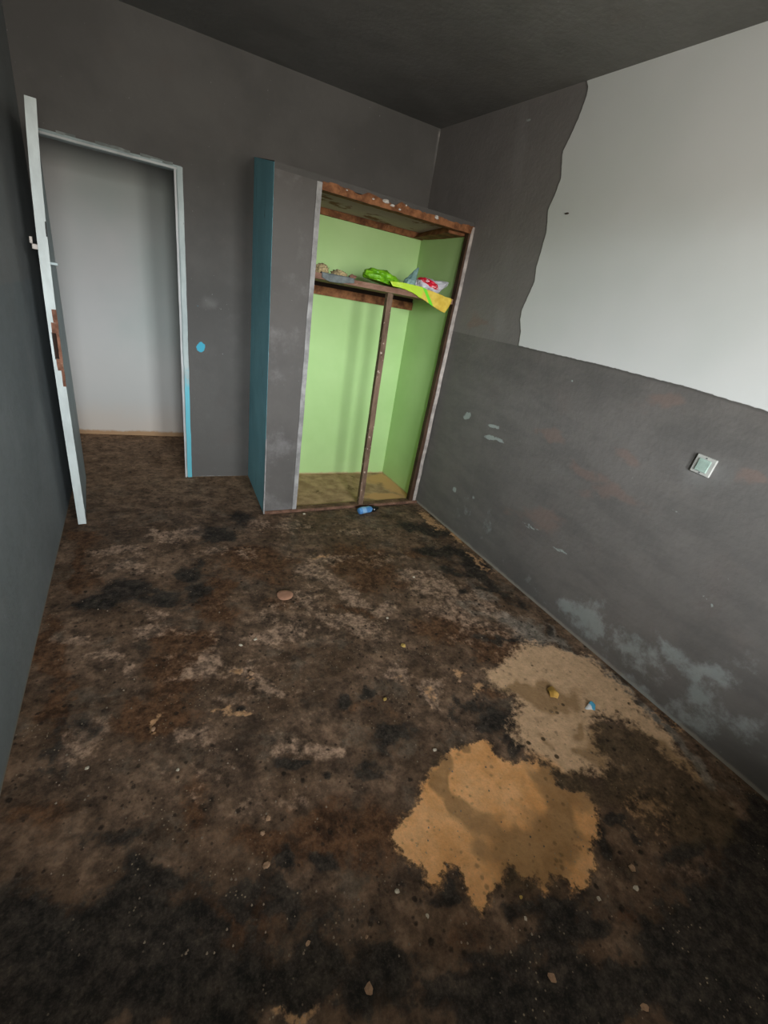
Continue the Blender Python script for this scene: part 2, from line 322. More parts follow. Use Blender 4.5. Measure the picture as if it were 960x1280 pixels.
# ------------------------------------------------------------------ right wall
WB = [(733,98),(735,108),(733,120),(724,145),(712,172),(703,190),(702,208),(701,222),(694,242),(685,262),(683,290),(676,315),(670,335),(668,352),(660,370),(652,388),(650,400),(651,415),(648,432)]
dado = [(760,458),(860,484),(960,514)]
yz = [1, 2]
_rw = {}
def rwp(P):
    if 'r' not in _rw: _rw['r'] = warp(P[:, 1:3], .05, 5.)
    return _rw['r']
wpoly = [tuple(on_right(*q)[yz]) for q in WB+dado]
last = wpoly[-1]; slope = (wpoly[-1][1]-wpoly[-2][1])/(wpoly[-1][0]-wpoly[-2][0])
wpoly += [(-4.9, last[1]+slope*(-4.9-last[0])), (-4.9, 3.), (wpoly[0][0]-.02, 3.)]
dpoly = [(.5, on_right(552, 411)[2])]+[tuple(on_right(*q)[yz]) for q in [(572,415),(610,424),(648,432)]+dado]
dpoly += [(-4.9, last[1]+slope*(-4.9-last[0])), (-4.9, -1), (.5, -1)]
EFF = [(780,830,100,30,42,.45),(660,730,60,14,42,.4),(900,890,60,30,30,.4),(735,770,34,22,30,1.2),(715,760,20,14,0,1),(755,785,20,12,0,1),(790,815,60,18,40,.8),(840,820,26,14,30,1),(880,840,50,16,25,.9),(800,860,60,14,44,.8),(880,870,22,18,0,1.1),(860,900,60,24,35,.9),(920,910,50,26,20,.6),(930,830,40,14,20,.5),(612,660,12,22,0,.5),(580,640,20,30,0,.35)]
RED = [(840,500,26,14,10,1),(690,545,22,10,15,.9),(780,570,24,12,20,.8),(730,590,40,10,25,.9),(760,620,60,12,20,.9),(680,650,44,14,25,.8),(940,600,26,14,0,1),(890,530,40,8,15,.6),(640,640,30,12,20,.6),(800,500,60,20,10,.4),(600,405,18,10,0,1)]
STREAK = [(584,520,4,6,40,1.2),(617,533,9,2,15,1.3),(613,547,8,3,10,1.3),(624,550,8,2,30,1.2),(700,688,12,2,25,1),(665,660,14,2,15,.8),(845,640,14,2,35,.7),(568,612,3,4,0,1.1),(592,622,3,4,0,.7),(715,476,2,2,0,.9),(790,590,4,3,0,.6),(815,550,10,2,20,.5),(890,758,2,3,0,1),(660,150,5,2),(660,655,20,2,15,.6)]
SMEAR = [(650,190,10,70,6,1),(635,310,14,90,6,.6),(625,400,12,30,5,.7),(880,590,55,30,0,.7),(700,590,60,20,15,.4)]
rattr = {
 'white': lambda P: np.clip(seg_sdf(P[:, 1:3], wpoly), -.3, .3),
 'dado': lambda P: np.clip(seg_sdf(P[:, 1:3], dpoly), -.3, .3),
 'eff': lambda P: blobs(rwp(P), EFF, on_right, yz), 'red': lambda P: blobs(rwp(P), RED, on_right, yz),
 'streak': lambda P: blobs(P[:, 1:3], STREAK, on_right, yz), 'smear': lambda P: blobs(P[:, 1:3], SMEAR, on_right, yz),
}
def right_mat():
    n = NT('patched_cement_render_wall')
    long_ = n.vmul(n.co, (1, .45, 1.6))
    c = plaster_base(n, a=(.155, .143, .134), b=(.190, .175, .164))
    c = n.mix(n.math('MULTIPLY', n.step(n.noise(5, 6, .65, vec=long_), .40, .68), .5), c, (.115, .110, .105))
    c = n.mix(n.math('MULTIPLY', n.fuzzy(n.attr('smear'), n.noise(8, 4, .6), .6, .3, .9), .5), c, (.27, .265, .255))
    rd = n.fuzzy(n.attr('red'), n.noise(9, 5, .65, vec=long_, off=3), 1.4, .42, .8)
    dd = n.step(n.attr('dado'), -.002, .003)
    c = n.mix(dd, n.mix(.55, c, (.27, .25, .24)), c)
    c = n.mix(n.math('MULTIPLY', rd, .5), c, (.235, .16, .135))
    zz = n.math('ADD', n.sep(2), n.math('MULTIPLY', n.noise(20, 4, .6), .02)); c = n.mix(n.math('MULTIPLY', n.step(zz, .035, .018), .75), c, (.36, .33, .28))
    ef = n.fuzzy(n.attr('eff'), n.noise(13, 7, .7, off=2), 2.2, .36, 1.0)
    c = n.mix(n.math('MULTIPLY', ef, .75), c, n.mix(n.noise(6, 4, .6), (.26, .31, .30), (.42, .43, .42)))
    st = n.fuzzy(n.attr('streak'), n.noise(60, 4, .6), .9, .45, .75)
    c = n.mix(n.math('MULTIPLY', st, .8), c, (.42, .47, .45))
    wn = n.math('MULTIPLY', n.math('SUBTRACT', n.noise(30, 3, .5), .5), .008)
    wd = n.math('ADD', n.attr('white'), wn)
    wm = n.step(wd, -.0015, .0015)
    wc = n.mix(n.step(n.noise(1.3, 3, .5), .35, .65), (.70, .72, .70), (.76, .765, .755))
    wc = n.mix(n.step(n.vor(2.1, vec=n.vadd(n.co, (.3, .55, .15))).outputs['Distance'], .022, .014), wc, (.2, .17, .13))
    edge = n.math('MULTIPLY', n.step(wd, -.014, -.002), n.math('SUBTRACT', 1., wm))
    c = n.mix(n.math('MULTIPLY', edge, .55), c, (.07, .066, .06))
    c = n.mix(wm, c, wc)
    n.bump(n.math('ADD', n.math('MULTIPLY', n.math('ADD', n.noise(3, 4, .5), n.math('MULTIPLY', n.noise(45, 4, .6), .25)), n.math('SUBTRACT', 1., n.math('MULTIPLY', wm, .85))), n.math('MULTIPLY', wm, -.25)), .35, .02)
    return n.done(c, .8, .25)
rw = grid('wall_right', [(ls(YF-.02, .33, .012), ls(0, 1, .00455), lambda u, v: (xr(u), u, v*zc(u)))], right_mat(), rattr)

# ------------------------------------------------------------------ back wall (with the doorway), seen also above the wardrobe
BLUE = [(251,434,4.6,6,0,1.5),(247,381,5,8,0,.42),(250,410,4,12,0,.25),(262,597,24,1.5,0,.5)]
xz = [0, 2]
PATCH = [(250,540,60,70,0,.3),(290,400,30,60,0,.4),(262,378,20,14,0,.5),(545,200,3,50,8,.8)]
battr = {'blue': lambda P: blobs(P[:, [0, 2]], BLUE, on_back, xz),
         'foot': lambda P: blobs(P[:, [0, 2]], [(275,597,40,2.5,0,1.2),(552,175,5,14,0,1),(546,205,3,30,8,.9)], on_back, xz),
         'patch': lambda P: blobs(P[:, [0, 2]], PATCH, on_back, xz)}
def back_mat():
    n = NT('cement_render_back_wall'); c = plaster_base(n, a=(.098, .092, .087), b=(.125, .117, .110), warm=(.128, .108, .098))
    c = n.mix(n.math('MULTIPLY', n.fuzzy(n.attr('patch'), n.noise(6, 5, .6), .8, .3, .8), .5), c, (.26, .25, .24))
    f = n.fuzzy(n.attr('foot'), n.noise(25, 4, .6), 1., .4, .8); c = n.mix(n.math('MULTIPLY', f, .7), c, (.40, .37, .34))
    b = n.fuzzy(n.attr('blue'), n.noise(40, 4, .6), .7, .42, .6); c = n.mix(b, c, (.07, .38, .52))
    return n.done(c, .85, .25)
gb = lambda x0, x1, z0, z1: (ls(x0, x1, .01), ls(z0, z1, .01), lambda u, v: (u, yb(u), v))
ztop = zc(.2)
wb = grid('wall_back', [gb(-2.56, DX0-.03, 0, ztop), gb(DX1+.014, .06, 0, ztop), gb(DX0-.03, DX1+.014, DH+.012, ztop)], back_mat(), battr)
# the hall side of the same wall and the reveal of the doorway
M_P = M_plaster()
m = MB()
m.box(-2.9, DX0-.03, lambda x: yb(x)+.004, lambda x: yb(x)+.10, 0, ztop)
m.box(DX1+.012, .4, lambda x: yb(x)+.004, lambda x: yb(x)+.10, 0, ztop)
m.box(DX0-.03, DX1+.012, lambda x: yb(x)+.004, lambda x: yb(x)+.10, DH+.012, ztop)
tag(m.build('wall_back_core', M_P), kind='structure').name = 'wall_hall_side'

# ------------------------------------------------------------------ left wall
def left_mat():
    n = NT('cement_render_left_wall'); c = plaster_base(n, a=(.185, .205, .208), b=(.230, .248, .250), warm=(.21, .21, .205))
    z = n.sep(2); w = n.math('MULTIPLY', n.math('SUBTRACT', n.noise(3, 3, .5), .5), .05)
    up_ = n.step(n.math('ADD', z, w), 1.29, 1.31)
    c = n.mix(n.math('MULTIPLY', up_, .5), c, (.23, .225, .215))
    sc = n.step(n.noise(9, 6, .75, off=8), .70, .78); c = n.mix(n.math('MULTIPLY', sc, .5), c, (.32, .34, .34))
    rim = n.math('MULTIPLY', n.step(z, .02, .0), .6); c = n.mix(rim, c, (.26, .20, .13))
    return n.done(c, .85, .25)
grid('wall_left', [(ls(YF-.02, .35, .03), ls(0, 1, .01), lambda u, v: (xl(u), u, v*zc(u)))], left_mat())

# ------------------------------------------------------------------ ceiling, wall behind the camera with its window
n = NT('cement_render_ceiling'); c = plaster_base(n, a=(.165, .163, .155), b=(.21, .207, .197), warm=(.19, .175, .16)); M_CEIL = n.done(c, .9, .2)
grid('ceiling', [(ls(-2.75, .36, .05), ls(YF-.02, .36, .05), lambda u, v: (u, v, zc(v)))], M_CEIL)
n = NT('hall_ceiling'); M_HC = n.done(plaster_base(n), .9, .2)
m = MB(); m.box(-3.6, .4, .30, 1.3, 2.62, 2.66); tag(m.build('ceiling_hall', M_HC), kind='structure')
def front_wall():
    m = MB(); y0, y1 = YF-.30, YF
    xs0, xs1 = -2.40, .38
    z0, z1 = WIN[0][2], WIN[0][3]; zt = zc(YF)+.01
    m.box(xs0, xs1, y0, y1, -.01, z0); m.box(xs0, xs1, y0, y1, z1, zt)
    m.box(xs0, WIN[0][0], y0, y1, z0, z1); m.box(WIN[0][1], WIN[1][0], y0, y1, z0, z1); m.box(WIN[1][1], xs1, y0, y1, z0, z1)
    tag(m.build('wall_front', M_P), kind='structure')
front_wall()
m = MB(); m.box(-3.4, 1.0, YF-1.65, YF-.30, 2.26, 2.36); tag(m.build('added_light_blocker', M_P), kind='structure')  # unseen slab added to keep high sky light off the near floor
M_STEEL = M_flat('window_steel', (.12, .13, .13), .5)
for i, (a, b, c_, d) in enumerate(WIN):
    w = empty('window_%d' % (i+1), ((a+b)/2, YF-.08, c_), kind='structure')
    m = MB(); t = .02; y0, y1 = YF-.10, YF-.07
    m.box(a, b, y0, y1, c_, c_+t); m.box(a, b, y0, y1, d-t, d); m.box(a, a+t, y0, y1, c_+t, d-t); m.box(b-t, b, y0, y1, c_+t, d-t)
    m.build('window_frame', M_STEEL, w)

# ------------------------------------------------------------------ hall beyond the doorway
def hall_mat():
    n = NT('painted_hall_wall'); z = n.sep(2)
    c = n.mix(n.step(n.noise(1.1, 4, .5), .35, .65), (.47, .51, .49), (.56, .55, .54))
    w = n.math('ADD', z, n.math('MULTIPLY', n.math('SUBTRACT', n.noise(5, 5, .6), .5), .16))
    c = n.mix(n.math('MULTIPLY', n.step(w, 1.1, .5), .8), c, (.66, .645, .625)); c = n.mix(n.math('MULTIPLY', n.step(w, .36, .08), .5), c, (.70, .58, .48))  # lower wall lightened to paint in brighter light; warm tint at the foot
    c = n.mix(n.step(n.math('ADD', z, n.math('MULTIPLY', n.math('SUBTRACT', n.noise(11, 4, .6), .5), .05)), .052, .028), c, (.50, .31, .17))
    return n.done(c, .7, .3)
M_HALL = hall_mat()
m = MB(); m.box(-3.6, .4, HALL_Y, HALL_Y+.1, 0, 2.66); tag(m.build('wall_hall', M_HALL), kind='structure')
m = MB(); m.box(-2.78, -2.70, lambda x: yb(x)+.10, HALL_Y, 0, 2.66); tag(m.build('wall_hall_left', M_HALL), kind='structure')
m = MB(); m.box(.32, .40, lambda x: yb(x)+.10, HALL_Y, 0, 2.66); tag(m.build('wall_hall_right', M_HALL), kind='structure')

# ------------------------------------------------------------------ door frame (trim_1) and open door (door_1)
def paint_mat(name, col=(.44, .52, .52), under=(.20, .16, .13), amt=.1):
    n = NT(name); v = n.vmul(n.co, (1, 1, .35))
    c = n.mix(n.step(n.noise(12, 5, .6, vec=v), .3, .7), tuple(k*.82 for k in col), tuple(min(1, k*1.12) for k in col))
    c = n.mix(n.step(n.noise(26, 5, .7, vec=v, off=6), .76-amt, .80-amt), c, under)
    n.bump(n.noise(30, 4, .6, vec=v), .3, .005); return n.done(c, .5, .4)
n = NT('flaked_pale_frame_blue_low'); v = n.vmul(n.co, (1, 1, .35))
c = n.mix(n.step(n.noise(12, 5, .6, vec=v), .3, .7), (.34, .40, .40), (.48, .54, .53))
zb = n.math('ADD', n.sep(2), n.math('MULTIPLY', n.math('SUBTRACT', n.noise(9, 5, .7), .5), .5))
c = n.mix(n.step(zb, .86, .66), c, (.13, .50, .60)); c = n.mix(n.step(n.noise(26, 5, .7, vec=v, off=6), .68, .72), c, (.22, .19, .17))
n.bump(n.noise(30, 4, .6, vec=v), .4, .006); M_BAND = n.done(c, .5, .4)
M_FRAME = paint_mat('flaked_pale_blue_frame', (.30, .36, .36))
M_BEAD = paint_mat('pale_frame_bead', (.50, .50, .50))
tr = empty('trim_1', ((DX0+DX1)/2, yb(-2.05), 0), kind='structure')
def fbox(name, mat, x0, x1, y0, y1, z0, z1, rough=0.):
    m = MB(); m.box(x0, x1, lambda x: yb(x)+y0, lambda x: yb(x)+y1, z0, z1)
    if rough: m.rough(6, rough, 8)
    else: m.bevel(.002)
    return m.build(name, mat, tr)
fbox('jamb', M_FRAME, DX0-.03, DX0, -.010, .06, 0, DH)
fbox('jamb', M_FRAME, DX1, DX1+.014, .0, .06, 0, DH)
fbox('jamb_bead', M_BEAD, DX1-.012, DX1, -.012, .03, 0, DH-.01, .0012)
band = fbox('architrave', M_BAND, DX1+.006, DX1+.036, -.012, .004, 0, DH+.008, .0026)
band['label'] = 'pale strip turning sky blue towards the floor'
fbox('head', M_FRAME, DX0-.03, DX1+.030, -.008, .06, DH-.012, DH+.012, .0015)
fbox('head_bead', M_BEAD, DX0-.02, DX1+.004, -.014, .02, DH-.010, DH-.001, .0012)
m = MB()
for a, b in ((-2.33, -2.24), (-2.15, -1.98), (-1.93, -1.76)):
    m.box(a, b, lambda x: yb(x)-.008, lambda x: yb(x)+.0, DH+.008, DH+.022)
m.rough(5, .005, 14); m.build('mortar_smear', M_flat('pale_mortar', (.20, .22, .21), .9, .25, 20), tr)

hx, hy = DX0-.004, yb(DX0)-.016                    # hinge
ex, ey = -2.337, -.607                             # free edge (middle of its thickness)
L = math.hypot(ex-hx, ey-hy); TH = .040; ang = math.atan2(ey-hy, ex-hx)
M_LEAF = paint_mat('pale_grey_blue_door_paint', (.42, .50, .51), (.30, .24, .19), .06)
M_EDGE = paint_mat('pale_door_edge_paint', (.55, .60, .59), (.38, .33, .28), .05)
M_RAW = M_wood('bare_reddish_door_wood', (.10, .04, .022), (.26, .12, .075), (.45, .3, .2), .05)
leaf = empty('door_1', (hx, hy, 0), kind='structure', rot=(0, 0, ang))
leaf['label'] = 'open pale grey-blue door seen edge-on, its lock cut out of the edge'
def lpart(name, mat, boxes, bev=.003, rough=0):
    m = MB()
    for b in boxes: m.box(*b)
    if bev: m.bevel(bev)
    if rough: m.rough(4, rough, 20)
    for _ in range(4):
        es = [e for e in m.bm.edges if abs(e.verts[0].co.z-e.verts[1].co.z) > .15]
        if es: bmesh.ops.subdivide_edges(m.bm, edges=es, cuts=1)
    for v in m.bm.verts: v.co.y += .045*(max(v.co.z, 0)/2)**4*max(v.co.x, 0)/L      # the leaf has warped at its top corner
    bmesh.ops.recalc_face_normals(m.bm, faces=list(m.bm.faces))
    me = bpy.data.meshes.new(name); m.bm.to_mesh(me); m.bm.free()
    o = bpy.data.objects.new(name, me); COL.objects.link(o); me.materials.append(mat); o.parent = leaf; return o
h = TH/2; z0, z1 = .006, 2.0; ml0, ml1 = .955, 1.085     # mortise
lpart('leaf_panel', M_LEAF, [(0, L-.045, -h+.002, h-.002, z0+.004, z1-.004)])
# closing stile, cut round the lock mortise
st = lpart('stile', M_EDGE, [(L-.045, L, -h, h, z0, ml0), (L-.045, L, -h, h, ml1, z1), (L-.045, L, -h, -h+.010, ml0, ml1), (L-.045, L, h-.010, h, ml0, ml1)], 0)
sv = lpart('splintered_wood', M_RAW, [(L-.002, L+.0012, -h+.014, h+.001, .90, ml0+.004), (L-.002, L+.0012, -h+.012, h+.001, ml1-.004, 1.13), (L-.002, L+.0012, -h+.022, h+.001, 1.13, 1.19), (L-.002, L+.0012, h-.012, h+.001, ml0, ml1), (L-.002, L+.0012, h-.012, h+.001, .82, .90)], 0, .0022)
sv['label'] = 'bare reddish wood around the missing lock'
lpart('lock_mortise', M_flat('dark_lock_hole', (.03, .015, .01), .9), [(L-.042, L-.034, -h+.008, h-.008, ml0, ml1)], 0)
for z in (.25, 1.0, 1.75):
    lpart('hinge', M_STEEL, [(-.012, .03, -h-.004, -h+.001, z, z+.09)], .001)
kb = lpart('bolt', M_flat('worn_metal', (.45, .40, .36), .4), [(L-.05, L-.012, -h-.022, -h+.001, 1.44, 1.462), (L-.045, L-.025, -h-.03, -h-.018, 1.462, 1.49)], .003)
lpart('keeper_stub', M_LEAF, [(L-.05, L-.028, h-.001, h+.028, 1.385, 1.397)], .002)
lpart('edge_gouge', M_flat('dark_gouge', (.04, .04, .04), .9), [(L-.012, L+.0008, h-.004, h+.0008, 1.50, 1.56)], .0006)

# ------------------------------------------------------------------ built-in wardrobe
wd = empty('built_in_wardrobe', (-.65, -.5, 0), 'open green-painted built-in wardrobe of cement render in the corner, with shelf and brown wooden post', 'wardrobe')
XL, XC, ZS, ZT = -1.279, -1.034, 2.005, 2.035
def column_mat():
    n = NT('wardrobe_column_render'); _c0 = plaster_base(n, a=(.100, .092, .087), b=(.124, .114, .107), warm=(.130, .106, .095)); w_ = n.step(n.math('ADD', n.noise(5, 6, .65, off=15), n.math('MULTIPLY', n.step(n.sep(2), .5, .0), .16)), .50, .75)
    c = n.mix(n.math('MULTIPLY', w_, .5), _c0, (.25, .235, .235))
    return n.done(c, .85, .25)
M_COL = column_mat()
m = MB(); m.quadbox([(XL+.014, yf(XL), 0), (XC, yf(XC), 0), (XC, yb(XC), 0), (XL+.003, yb(XL), 0),
                     (XL-.012, yf(XL), ZS), (XC-.012, yf(XC), ZS), (XC-.012, yb(XC), ZS), (XL-.012, yb(XL), ZS)]); m.build('side_wall', M_COL, wd)
# teal painted left face
n = NT('teal_wall_paint'); c = n.mix(n.step(n.noise(2.5, 5, .6), .35, .65), (.24, .58, .68), (.30, .68, .78))
c = n.mix(n.step(n.noise(14, 5, .65, vec=n.vmul(n.co, (1, 1, .3))), .63, .72), c, (.10, .26, .32)); n.bump(n.noise(20, 4, .6), .3, .006); M_TEAL = n.done(c, .6, .35)
m = MB(); m.quadbox([(XL+.0128, yf(XL)+.004, 0), (XL+.014, yf(XL)+.004, 0), (XL+.003, yb(XL), 0), (XL+.0018, yb(XL), 0),
                     (XL-.0134, yf(XL)+.004, ZT-.004), (XL-.012, yf(XL)+.004, ZT-.004), (XL-.012, yb(XL), ZT+.130), (XL-.0134, yb(XL), ZT+.130)])
tag(m.build('painted_side_face', M_TEAL, wd), 'flat teal paint on the left face')
# white strip down the opening edge of the column, and thin light nosing at its foot and left arris
M_LIME = M_flat('chalky_white_edge', (.30, .29, .285), .9, .3, 14, .3)
m = MB(); m.box(XC-.026, XC+.004, lambda x: yf(x)-.006, lambda x: yf(x)+.02, .02, ZS+.0); m.rough(5, .0022, 9)
tag(m.build('edge_strip', M_LIME, wd), 'chalky white strip along the opening edge')
m = MB(); m.quadbox([(XL+.010, yf(XL)-.003, .0), (XL+.019, yf(XL)-.003, 0), (XL+.019, yf(XL)+.01, 0), (XL+.010, yf(XL)+.01, 0),
     (XL+.006, yf(XL)-.003, .55), (XL+.010, yf(XL)-.003, .55), (XL+.010, yf(XL)+.01, .55), (XL+.006, yf(XL)+.01, .55)]); m.rough(4, .0015, 12)
m.build('corner_bead', M_LIME, wd)
# roof slab
m = MB(); xq = xr(-.4); m.quadbox([(XL-.012, yf(XL), ZS), (xq, yf(xq), ZS), (xq, yb(xq), ZS), (XL-.012, yb(XL), ZS), (XL-.012, yf(XL), ZT), (xq, yf(xq), ZT), (xq, yb(xq), ZT+.13), (XL-.012, yb(XL), ZT+.13)]); m.build('roof_slab', M_plaster('slab_render', a=(.080, .075, .071), b=(.100, .094, .089), warm=(.10, .086, .078)), wd)
# formwork under the slab: ragged brown edges round a grey field
M_BRN = M_wood('brown_formwork_wood', (.10, .036, .015), (.33, .14, .06), (.50, .38, .26), .03)
m = MB(); m.box(XC, xr(-.3), lambda x: yf(x)+.03, lambda x: yb(x)-.03, ZS-.012, ZS-.001)
n = NT('soffit_render'); c = n.mix(n.step(n.noise(5, 6, .65), .54, .62), (.52, .38, .37), (.24, .11, .07)); n.bump(n.noise(14, 5, .6), .6, .01); M_SOF = n.done(c, .9, .2)
m.build('soffit', M_SOF, wd)
def ragged(name, x0, x1, yfun, depth, zlo, zhi, amp, mat, seed=0., n_=70, slope=0.):
    """a board whose upper edge is broken"""
    bm = bmesh.new(); rows = []
    for i in range(n_+1):
        t = i/n_; x = x0+(x1-x0)*t; y = yfun(x)
        j = mnoise.fractal(Vector((x*9+seed, seed, 0)), 1., 2., 4)*amp + abs(mnoise.noise(Vector((x*37+seed, 1, 0))))*amp*.7
        k = mnoise.noise(Vector((x*14+seed, 4, 0)))*amp*.25
        rows.append([bm.verts.new(p) for p in ((x, y, zlo+k), (x, y, zhi+j), (x, y+depth, zhi+j*.4), (x, y+depth, zlo+k))])
    for a, b in zip(rows, rows[1:]):
        for q in range(4): bm.faces.new((a[q], b[q], b[(q+1) % 4], a[(q+1) % 4]))
    bm.faces.new(rows[0]); bm.faces.new(rows[-1][::-1])
    mb = MB(); mb.bm.free(); mb.bm = bm; return mb.build(name, mat, wd)
ragged('lintel_batten', XC+.004, xr(-.45)-.004, lambda x: yf(x)-.006, .07, ZS-.034, ZS+.004, .017, M_BRN, 3.)
ragged('rear_batten', XC, .0, lambda x: yb(x)-.034, .028, ZS-.052, ZS-.010, .004, M_BRN, 9.)
m = MB(); m.quadbox([(xr(-.4)-.15, -.40, ZS-.05), (xr(-.4)-.004, -.40, ZS-.05), (xr(.15)-.004, .15, ZS-.05), (xr(.15)-.10, .15, ZS-.05),
                     (xr(-.4)-.15, -.40, ZS-.01), (xr(-.4)-.004, -.40, ZS-.01), (xr(.15)-.004, .15, ZS-.01), (xr(.15)-.05, .15, ZS-.01)]).rough(3, .004); m.build('side_batten', M_BRN, wd)
# flecks of plaster left on the lintel
M_FLK = M_flat('white_plaster_fleck', (.50, .47, .43), .9, .3, 60)
def lump_mesh(name, r, sq=(1, 1, 1), amp=.35, sub=2, seed=0.):
    bm = bmesh.new(); bmesh.ops.create_icosphere(bm, subdivisions=sub, radius=1.)
    for v in bm.verts:
        v.co *= 1+mnoise.noise(v.co*1.4+Vector((seed, seed*2, 0)))*amp+mnoise.noise(v.co*3.5+Vector((0, seed, 1)))*amp*.5
        v.co = Vector((v.co.x*r*sq[0], v.co.y*r*sq[1], v.co.z*r*sq[2]))
    me = bpy.data.meshes.new(name); bm.to_mesh(me); bm.free(); return me
for i, (px, py, r, sx_) in enumerate(((482,252,.012,1.9),(490,257,.009,1.7),(545,272,.012,1.1),(499,262,.006,1.5),(433,238,.004,1.4),(466,249,.005,1.4),(507,257,.005,1))):
    p = on_front(px, py); o = link('plaster_fleck', lump_mesh('plaster_fleck', r, (sx_, .5, .8), .5, 2, i*3.), M_FLK, wd); o.matrix_parent_inverse = Matrix()
    o.location = Vector((p[0], p[1]-.010, p[2]))-Vector(wd.location)
# green painted linings
n = NT('light_green_wall_paint'); c = n.mix(n.step(n.noise(2.2, 4, .55), .3, .7), (.42, .62, .26), (.47, .67, .30))
c = n.mix(n.step(n.noise(24, 5, .75, off=4), .74, .80), c, (.40, .50, .25))
z = n.sep(2); c = n.mix(n.step(n.math('ADD', z, n.math('MULTIPLY', n.noise(12, 4, .6), .03)), .045, .025), c, (.50, .36, .2)); n.bump(n.noise(4, 4, .5), .2, .02); M_GRN = n.done(c, .7, .3)
m = MB(); m.box(XC-.01, xr(.19), lambda x: yb(x)-.006, lambda x: yb(x)-.0005, .0, ZS-.012); m.build('back_lining', M_GRN, wd)
m = MB(); m.quadbox([(xr(-.42)-.012, -.42, 0), (xr(-.42)-.001, -.42, 0), (xr(.19)-.001, .19, 0), (xr(.19)-.012, .19, 0),
                     (xr(-.42)-.012, -.42, ZS-.012), (xr(-.42)-.001, -.42, ZS-.012), (xr(.19)-.001, .19, ZS-.012), (xr(.19)-.012, .19, ZS-.012)]); m.build('side_lining', M_GRN, wd)
m = MB(); m.quadbox([(XC, yf(XC)+.03, .02), (XC+.006, yf(XC)+.03, .02), (XC+.006, yb(XC)-.006, .02), (XC, yb(XC)-.006, .02),
                     (XC-.012, yf(XC)+.03, ZS-.012), (XC-.004, yf(XC)+.03, ZS-.012), (XC-.004, yb(XC)-.006, ZS-.012), (XC-.012, yb(XC)-.006, ZS-.012)]); m.build('side_lining', M_GRN, wd)
# floor of the wardrobe and its worn threshold
WF = [(500,610,30,10,20,1.2),(475,600,20,8,0,.9),(480,622,30,5,0,1)]
wfattr = {'sand': lambda P: blobs(P[:, :2], WF, on_floor, xy)}
n = NT('dusty_wardrobe_floor'); mid = n.noise(9, 6, .65)
c = n.mix(n.step(mid, .35, .65), (.34, .20, .12), (.56, .35, .22)); c = n.mix(n.fuzzy(n.attr('sand'), mid, .9, .3, .7), c, (.68, .37, .18))
c = n.mix(n.step(n.noise(5, 6, .65, off=9), .58, .7), c, (.13, .075, .035)); n.bump(mid, .3, .01); M_WF = n.done(c, .85, .2)
grid('base', [(ls(XC, .0, .012), ls(0, 1, .02), lambda u, v: (u, (yf(u)+.04)*(1-v)+yb(u)*v, np.full(len(u), .012)))], M_WF, wfattr, None, wd)
M_SILL = M_wood('worn_threshold_wood', (.09, .045, .03), (.24, .13, .085), (.42, .30, .22), .08)
m = MB(); m.box(XL+.02, xr(-.46)-.01, lambda x: yf(x)-.012, lambda x: yf(x)+.045, .0, .022); m.rough(6, .004, 7); m.build('threshold', M_SILL, wd)
# right batten with its chipped plaster nosing
M_BAT = M_wood('dark_brown_batten', (.03, .015, .009), (.085, .045, .026), (.25, .17, .11), .04, (3, 3, 1))
def vbox(x0, x1, ya, yb_, z0, z1, lean=0.):
    return MB().quadbox([(x0, ya, z0), (x1, ya, z0), (x1, yb_, z0), (x0, yb_, z0), (x0+lean, ya, z1), (x1+lean, ya, z1), (x1+lean, yb_, z1), (x0+lean, yb_, z1)])
yr = -.455
vbox(-.052, -.018, yr, yr+.045, .02, ZS-.02, .050).rough(4, .0015, 6).build('right_batten', M_BAT, wd)
vbox(-.018, .010, yr-.006, yr+.03, .0, ZS+.005, .027).rough(6, .003, 8).build('right_nosing', M_flat('chipped_plaster_nosing', (.38, .33, .30), .9, .3, 16, .4), wd)
# middle post
M_POST = M_wood('middle_post_wood', (.085, .05, .032), (.22, .14, .095), (.50, .40, .32), .12, (3, 3, .8))
pb = on_floor(449, 630); 
vbox(-.527, -.489, -.505, -.465, .0, 1.535, -.010).rough(5, .0016, 5).build('post', M_POST, wd)
# shelf: board with its front rail, rear cleat
M_SHF = M_wood('shelf_wood', (.17, .085, .055), (.34, .20, .145), (.46, .34, .25), .05, (1, 3, 3))
SZ0, SZ1 = 1.540, 1.572
m = MB(); m.box(XC-.003, -.004, lambda x: yf(x)+.012, lambda x: yb(x)-.03, SZ0, SZ1); m.rough(4, .0016, 4); m.build('shelf', M_SHF, wd)
m = MB(); m.box(XC-.003, -.001, lambda x: yb(x)-.045, lambda x: yb(x)-.006, SZ0-.085, SZ0-.028); m.build('rear_cleat', M_BRN, wd)
m = MB(); m.box(XC-.003, -.004, lambda x: yb(x)-.035, lambda x: yb(x)-.006, SZ0-.028, SZ0); m.build('shelf_shade_strip', M_flat('painted_shelf_shade', (.02, .011, .008), .9), wd)  # dark strip standing in for the shade under the shelf

